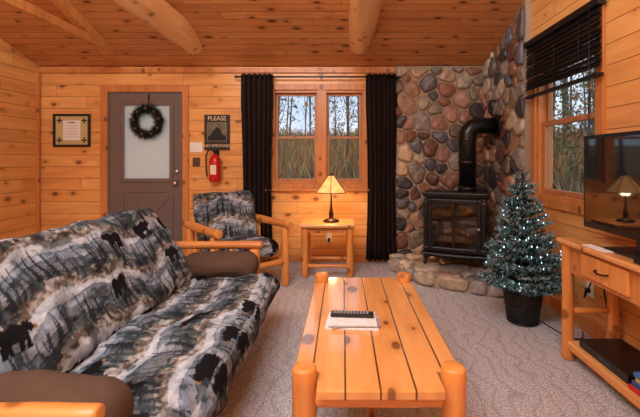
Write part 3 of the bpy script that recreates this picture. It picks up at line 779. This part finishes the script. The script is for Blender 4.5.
# ================================================================= COFFEE TABLE
ct=empty('coffee_table',(.125,1.94,0),'long varnished pine plank coffee table with log legs','coffee table')
X0,X1,Y0,Y1=-.185,.445,1.30,2.56
o=prism('table_top',[[(X0+.092,Y0),(X1-.092,Y0),(X1-.092,Y0+.125),(X1,Y0+.125),(X1,Y1-.11),(X1-.085,Y1-.11),(X1-.085,Y1),(X0+.085,Y1),(X0+.085,Y1-.11),(X0,Y1-.11),(X0,Y0+.125),(X0+.092,Y0+.125)]],'z',.415,.45,TOPY,ct,bevel=.006)
for x in (X0+.045,X1-.045):
    for y in (Y0+.075,Y1-.06): log('leg',(x,y,0),(x,y,.497),.044,ct,segs=28,wob=.02)
for y in (Y0+.075,Y1-.06):
    log('end_rail',(X0+.085,y,.38),(X1-.085,y,.38),.030,ct)
    log('end_stretcher',(X0+.085,y,.13),(X1-.085,y,.13),.024,ct)
for x in (X0+.045,X1-.045): log('side_rail',(x,Y0+.115,.38),(x,Y1-.10,.38),.030,ct)
log('centre_stretcher',(.125,Y0+.10,.13),(.125,Y1-.085,.13),.024,ct)
for i,(x,y,a,w_,h_,c) in enumerate(((.045,1.84,-4,.125,.08,(226,226,228)),(.055,1.845,6,.115,.075,(150,156,166)),(.045,1.84,-1,.115,.075,(238,236,232)))):
    z0=.4505+i*.008
    o=boxes('magazine',[(-w_,w_,-h_,h_,0,.0075)],simple('magazine_cover',c,.35,var=.35,sc=50),None,bevel=.001,matrix=Matrix.Translation((x,y,z0))@Matrix.Rotation(math.radians(a),4,'Z'))
    tag(o,['white brochure at the bottom of a small stack','grey printed brochure in the middle of the stack','white brochure on top of the small stack'][i],'magazine','brochures on the coffee table')
rm=empty('remote_control',(.05,1.86,.475),'black slim remote control on the stack of brochures','remote control')
M=Matrix.Translation((.045,1.865,.4745))@Matrix.Rotation(math.radians(-4),4,'Z')
boxes('remote_body',[(-.105,.105,-.024,.024,0,.018)],BLACKP,rm,bevel=.005,matrix=M)
boxes('buttons',[(-.09+.016*i,-.081+.016*i,-.016+.012*j,-.008+.012*j,.0182,.020) for i in range(11) for j in range(3)],simple('button_grey',(150,150,154),.5),rm,matrix=M)

# ================================================================= CHRISTMAS TREE
xt=empty('christmas_tree',(1.38,2.92,0),'small flocked christmas tree with blue white lights in a black basket','christmas tree')
bc=Vector((1.38,2.92,0))
V=[];F=[];C=[]
H0,H1=.24,1.18
rg=random.Random(5)
BV=[];BF=[]
bulbs=[]
def branch(p,dv,L,depth,fl):
    steps=max(3,int(L/.016)); 
    pts=[p+dv*(L*i/steps)+Vector((0,0,.25*L*(i/steps)**2)) for i in range(steps+1)]
    tube_vf([pts[0],pts[len(pts)//2],pts[-1]],.0018,4,BV,BF)
    for i,q in enumerate(pts):
        tt=i/steps
        for k in range(10):
            r=Vector((rg.uniform(-1,1),rg.uniform(-1,1),rg.uniform(-1,1)))
            dd=(dv*.75+(r-dv*r.dot(dv))).normalized()
            g=lin(rg.choice([(20,54,52),(30,74,72),(16,40,40)]))
            if rg.random()<.05+.65*tt**2: g=lin(rg.choice([(150,206,214),(120,180,194),(226,240,242),(86,150,164)]))
            needles(V,F,C,q,dd,rg.uniform(.018,.034),.0018,(g*.8,g),rg)
    if depth:
        for i in range(2,steps,2):
            tt=i/steps
            for s in (-1,1):
                side=dv.cross(Vector((0,0,1))).normalized()*s
                branch(pts[i],(dv*.7+side*.7+Vector((0,0,rg.uniform(-.05,.25)))).normalized(),L*(.42)*(1-tt*.5),0,fl)
    if rg.random()<.75: bulbs.append(pts[-1])
z=H0
while z<H1-.04:
    t_=(z-H0)/(H1-H0); R=.275*(1-t_)**.85+.02
    nb=int(6+8*(1-t_)); a0=rg.random()*6
    for i in range(nb):
        a=a0+2*math.pi*i/nb+rg.uniform(-.2,.2); Lb=R*rg.uniform(.78,1.12)
        branch(bc+Vector((0,0,z+rg.uniform(-.015,.015))),Vector((math.cos(a),math.sin(a),rg.uniform(-.12,.12)+.25*t_)).normalized(),Lb,1 if Lb>.07 else 0,0)
    z+=.060-.012*t_
branch(bc+Vector((0,0,H1-.1)),Vector((0.03,0,1)).normalized(),.1,0,0)
fo=mesh_obj('foliage',V,F,NEED,xt,col=np.array(C)); fo['kind']='stuff'
o=mesh_obj('branches',BV,BF,simple('twig',(60,50,36),.9),xt); o['kind']='stuff'
lathe('trunk',[(.014,0),(.013,.5),(.004,1.0)],simple('trunk_brown',(70,50,34),.9),xt,(1.38,2.92,.12),segs=10)
V=[];F=[]
rg.shuffle(bulbs)
for p in bulbs[:110]:
    v,f=lathe_vf([(.001,-.006),(.004,-.002),(.004,.003),(.001,.008)],6); n=len(V)
    V+=[(a+p.x,b+p.y,c+p.z) for a,b,c in v]; F+=[tuple(i+n for i in q) for q in f]
o=mesh_obj('string_lights',V,F,emis('cool_bulb',(180,232,255),3.),xt); o['kind']='stuff'
lathe('basket_pot',[(.105,0),(.11,.01),(.135,.235),(.14,.245),(.13,.245),(.12,.20),(.02,.19)],simple('basket_black',(26,26,28),.6),xt,(1.38,2.92,.002),segs=32)
V=[];F=[]
for i in range(32):
    a=2*math.pi*i/32; tube_vf([(1.38+.108*math.cos(a),2.92+.108*math.sin(a),.006),(1.38+.139*math.cos(a),2.92+.139*math.sin(a),.246)],.0045,6,V,F)
for zz,rr in ((.012,.112),(.24,.141),(.13,.127)):
    tube_vf([(1.38+rr*math.cos(2*math.pi*i/32),2.92+rr*math.sin(2*math.pi*i/32),zz) for i in range(32)],.005,6,V,F,closed=True)
mesh_obj('basket_weave',V,F,BLACKP,xt,smooth=True)

# ================================================================= CONSOLE + TV
cn=empty('console_table',(1.56,1.75,0),'pine log console table with drawers and a lower shelf','console table')
boxes('table_top',[(1.355,1.735,1.05,2.42,.72,.75)],TOPY,cn,bevel=.008)
for x in (1.405,1.69):
    for y in (1.12,2.375): log('leg',(x,y,0),(x,y,.719),.034,cn)
boxes('front_apron',[(1.395,1.41,1.155,2.34,.55,.719)],TRIM,cn)
boxes('rear_apron',[(1.68,1.695,1.155,2.34,.6,.719)],TRIM,cn)
boxes('side_panel',[(1.44,1.655,2.36,2.38,.58,.719)],TRIM,cn)
boxes('lower_shelf',[(1.385,1.715,1.15,2.345,.10,.125)],TOPY,cn,bevel=.005)
for x in (1.405,1.69): log('side_stretcher',(x,1.15,.085),(x,2.345,.085),.02,cn)
log('end_stretcher',(1.435,2.375,.30),(1.66,2.375,.30),.018,cn)
for (a,b) in ((1.84,2.20),(1.28,1.64)):
    dd=boxes('drawer',[(1.378,1.394,a,b,.575,.70)],LOGM,cn,bevel=.004)
    tube('drawer_pull',smoothpts([(1.378,(a+b)/2-.045,.64),(1.36,(a+b)/2-.04,.637),(1.356,(a+b)/2,.632),(1.36,(a+b)/2+.04,.637),(1.378,(a+b)/2+.045,.64)],4),.005,DKBR,dd)
tv=empty('television',(1.52,1.9,.75),'flat screen television with glossy black screen on console table','television')
SCR=N('tv_screen'); SCR.pr((.006,.006,.008,1),.04,Specular_IOR_Level=.9); SCR=SCR.m
boxes('tv_body',[(1.492,1.535,1.44,2.36,.83,1.39)],BLACKP,tv,bevel=.006)
boxes('screen',[(1.4885,1.4915,1.465,2.335,.868,1.367)],SCR,tv)
boxes('stand_neck',[(1.505,1.53,1.84,1.95,.765,.835)],BLACKP,tv)
boxes('stand_base',[(1.43,1.62,1.70,2.09,.7515,.765)],BLACKP,tv,bevel=.005)
cb=empty('cable_box',(1.45,1.72,.75),'black set top box on the console table','set top box')
boxes('box_body',[(1.375,1.425,1.5,1.80,.753,.79)],BLACKP,cb,bevel=.003)
boxes('box_display',[(1.3735,1.3745,1.6,1.68,.765,.778)],simple('display_blue',(40,60,90),.2),cb)
o=boxes('papers',[(1.37,1.425,2.0,2.18,.7515,.757)],PAPER,None,bevel=.001); tag(o,'folded white leaflet on the console table','paper')
dv=empty('dvd_player',(1.55,1.98,.125),'black disc player on the lower console shelf','disc player')
boxes('player_body',[(1.41,1.66,1.88,2.27,.128,.175)],BLACKP,dv,bevel=.004)
boxes('player_display',[(1.4085,1.4095,2.0,2.1,.145,.16)],simple('display_dark',(50,60,80),.2),dv)
for i,(c,lab,dx) in enumerate((((190,40,36),'red boxed game on the lower console shelf',0),((40,84,150),'blue boxed game on the lower console shelf',.01),((216,180,60),'thin yellow book in the stack on the shelf',.02),((60,110,170),'light blue book on top of the shelf stack',.015))):
    o=boxes('book' if i>1 else 'board_game',[(1.395+dx,1.60+dx,1.56+dx,1.86-dx,.1255+i*.022,.1255+i*.022+.0215)],simple('cover_print',c,.4,var=.3,sc=30),None,bevel=.002); tag(o,lab,'book' if i>1 else 'board game','books and games on the console shelf')
ou=empty('wall_outlet',(XR,2.7,.3),'white wall outlet with plugged in black cord','outlet')
boxes('cover_plate',[(XR-.008,XR-.0005,2.66,2.74,.27,.39)],WHITE,ou,bevel=.002)
boxes('plug',[(XR-.035,XR-.0085,2.685,2.715,.30,.33)],BLACKP,ou,bevel=.003)
o=tube('power_cord',smoothpts([(XR-.036,2.70,.315),(XR-.07,2.66,.28),(XR-.04,2.6,.45),(XR-.03,2.52,.62),(XR-.045,2.50,.40),(XR-.035,2.46,.2),(XR-.05,2.44,.05)],8),.005,BLACKP,None); tag(o,'black power cord hanging from the outlet to the floor','cord')
o=tube('power_cord',smoothpts([(XR-.045,2.72,.012),(XR-.12,2.62,.008),(XR-.2,2.66,.008),(1.52,2.86,.008),(1.50,2.92,.01)],8),.004,BLACKP,None); tag(o,'black cord lying on the carpet beside the tree basket','cord')

# ================================================================= EXTERIOR
GR=N('leaf_ground'); p=GR.n('ShaderNodeNewGeometry').outputs['Position']
f=GR.noise(p,3.,6,.7); GR.pr(GR.mix(GR.mr(f,.35,.65),L4((116,96,64)),L4((176,150,104))),.95); GR=GR.m
V=[];F=[]
nx,ny=70,70
def gz(x,y):
    dd=max(0,math.hypot(max(x,0)*.9,y)-9); return -.5+min(3.2,dd*.11)
for j in range(ny+1):
    for i in range(nx+1):
        x=-30+70*i/nx; y=-6+56*j/ny; V.append((x,y,gz(x,y)))
for j in range(ny):
    for i in range(nx):
        x=-30+70*(i+.5)/nx; y=-6+56*(j+.5)/ny
        if -4.5<x<2.2 and y<5: continue
        a=j*(nx+1)+i; F.append((a,a+1,a+nx+2,a+nx+1))
o=mesh_obj('ground',V,F,GR,smooth=True); tag(o,'leaf littered yard ground outside the windows',kind=S)
BARK=simple('bark',(98,86,76),.9,var=.35,sc=8)
def bare_tree(seed,H,V,F,lvmax=3,base=Vector((0,0,0)),r0=.10,sp=.2):
    rg=random.Random(seed)
    def rec(p,dv,L,r,lv):
        n=5; pts=[p];d=dv.copy()
        for i in range(n):
            d=(d+Vector((rg.uniform(-.12,.12),rg.uniform(-.12,.12),.04))*(1 if lv else .4)).normalized(); pts.append(pts[-1]+d*L/n)
        tube_vf(pts,[r*(1-.7*i/n) for i in range(n+1)],6 if lv<1 else (4 if lv<2 else 3),V,F)
        if lv<lvmax:
            k={0:14,1:5,2:4}[lv]
            for i in range(k):
                t_=(.2 if lv==0 else .2)+.75*(i+rg.random())/k; t_=min(t_,.98)
                q=pts[int(t_*n)].lerp(pts[min(n,int(t_*n)+1)],t_*n-int(t_*n))
                a=rg.uniform(0,6.28); sd=Vector((math.cos(a),math.sin(a),rg.uniform(.6,1.4))).normalized()
                rec(q,(sd+d*.4).normalized(),L*(sp if lv==0 else .5)*rg.uniform(.6,1.1)*(1.1-t_*.5),r*(.34 if lv==0 else .5)*(1.05-.6*t_),lv+1)
    rec(base,Vector((0,0,1)),H,r0,0)
kinds=[]
for sd,H in ((1,9),(2,10),(3,8)):
    V=[];F=[]; bare_tree(sd,H,V,F); kinds.append(mesh_obj('bare_tree',V,F,BARK,None,smooth=True))
rg=random.Random(31)
pos=[];tr=0
while len(pos)<46 and tr<6000:
    tr+=1
    if rg.random()<.5: y=rg.uniform(8.5,24); x=rg.uniform(-.5,.3)*y
    else: y=rg.uniform(6,20); x=y*rg.uniform(.45,1.1)+2
    if all(max(abs(x-a),abs(y-b))>2.5 for a,b in pos): pos.append((x,y))
for i,(x,y) in enumerate(pos):
    o=kinds[i] if i<3 else kinds[i%3].copy()
    if i>=3: COL.objects.link(o)
    s=rg.uniform(.7,1.)
    o.location=(x,y,gz(x,y)-.05); o.scale=(.8*s,.8*s,s); o.rotation_euler=(0,0,rg.uniform(0,6.28))
    tag(o,'bare grey forest tree standing outside the window','tree','bare trees outside')
V=[];F=[]
for i in range(110):
    if i%2: y=rg.uniform(24,44); x=rg.uniform(-.5,.3)*y
    else: y=rg.uniform(18,36); x=min(38,y*rg.uniform(.4,1.1)+2)
    bare_tree(100+i,rg.uniform(7,12),V,F,1,Vector((x,y,gz(x,y)-.1)),r0=rg.uniform(.06,.14))
o=mesh_obj('distant_forest',V,F,BARK); tag(o,'mass of bare grey trunks on the far wooded rise','forest',kind='stuff')
V=[];F=[];C=[]
for i in range(26000):
    if i%2: y=rg.uniform(9,40); x=rg.uniform(-.5,.3)*y
    else: y=rg.uniform(6,32); x=y*rg.uniform(.4,1.0)+2.
    far=min(1,y/30); p=Vector((x,y,gz(x,y)-.03)); h=rg.uniform(.3,1.1)*(1+far*1.); c=lin(rg.choice([(176,140,96),(146,124,92),(192,156,108),(116,106,80),(180,112,66),(114,124,82),(124,112,100)]))*rg.uniform(.8,1.2)
    dv2=Vector((rg.uniform(-.5,.5),rg.uniform(-.5,.5),1))
    needles(V,F,C,p,dv2,h,rg.uniform(.02,.08)*(1+far),(c*.8,c),rg)
for i in range(30000):
    if i%2: y=rg.uniform(12,40); x=rg.uniform(-.5,.3)*y
    else: y=rg.uniform(8,30); x=y*rg.uniform(.4,1.0)+2.
    hh=gz(x,y)+rg.uniform(.8,6.5)
    c=lin(rg.choice([(156,112,70),(186,128,76),(116,128,80),(136,122,94),(100,112,76)]))
    if fbm(np.array([x*.35]),np.array([hh*.6+y*.2]),77,2)[0]<.47: continue
    needles(V,F,C,Vector((x,y,hh)),Vector((rg.uniform(-1,1),rg.uniform(-1,1),rg.uniform(-1,1))),rg.uniform(.08,.22),rg.uniform(.03,.08),(c,c),rg)
o=mesh_obj('underbrush',V,F,vcol('brush',.9,0),None,col=np.array(C)); tag(o,'dry tan underbrush and leftover autumn leaves outside','underbrush',kind='stuff')

# ================================================================= LIGHT
W=bpy.data.worlds.new('World'); SC.world=W; W.use_nodes=True; nt=W.node_tree; nt.nodes.clear()
wo=nt.nodes.new('ShaderNodeOutputWorld'); bg=nt.nodes.new('ShaderNodeBackground'); tc=nt.nodes.new('ShaderNodeTexCoord'); nz=nt.nodes.new('ShaderNodeTexNoise'); nz.inputs['Scale'].default_value=3; nz.inputs['Detail'].default_value=5
rp=nt.nodes.new('ShaderNodeValToRGB'); rp.color_ramp.elements[0].position=.4; rp.color_ramp.elements[0].color=(.46,.60,.78,1); rp.color_ramp.elements[1].position=.62; rp.color_ramp.elements[1].color=(.80,.85,.92,1)
nt.links.new(tc.outputs['Generated'],nz.inputs['Vector']); nt.links.new(nz.outputs[0],rp.inputs[0]); nt.links.new(rp.outputs[0],bg.inputs[0]); nt.links.new(bg.outputs[0],wo.inputs[0])
bg.inputs[1].default_value=1.6
def area(name,loc,target,sx,sy,e,col):
    l=bpy.data.lights.new(name,'AREA'); l.shape='RECTANGLE'; l.size=sx; l.size_y=sy; l.energy=e; l.color=col
    o=bpy.data.objects.new(name,l); COL.objects.link(o); o.location=loc; o.rotation_euler=(Vector(target)-Vector(loc)).to_track_quat('-Z','Y').to_euler(); return o
area('ceiling_fill',(-.9,.3,3.6),(-.9,2.6,0),2.6,1.6,215,(.90,.95,1))  # added fill below the ceiling, out of view, to brighten the room; no fixture
area('bounce_fill',(-.9,-.7,.95),(-.9,-1.0,4),2.4,1.0,190,(1,.97,.95))  # added unseen fill behind the camera, bounced off the ceiling
l=bpy.data.lights.new('lamp_glow','POINT'); l.energy=11; l.color=(1,.72,.42); l.shadow_soft_size=.05
o=bpy.data.objects.new('lamp_glow',l); COL.objects.link(o); o.location=(-.13,4.18,.90)

# ================================================================= CAMERA
cam=bpy.data.cameras.new('camera'); co=bpy.data.objects.new('camera',cam); COL.objects.link(co)
co.location=(0,0,1.24); co.rotation_euler=(math.pi/2,0,0)
cam.sensor_fit='HORIZONTAL'; cam.sensor_width=36; cam.lens=36*380/640
cam.shift_x=-23/640; cam.shift_y=-48.5/640; cam.clip_start=.02
SC.camera=co
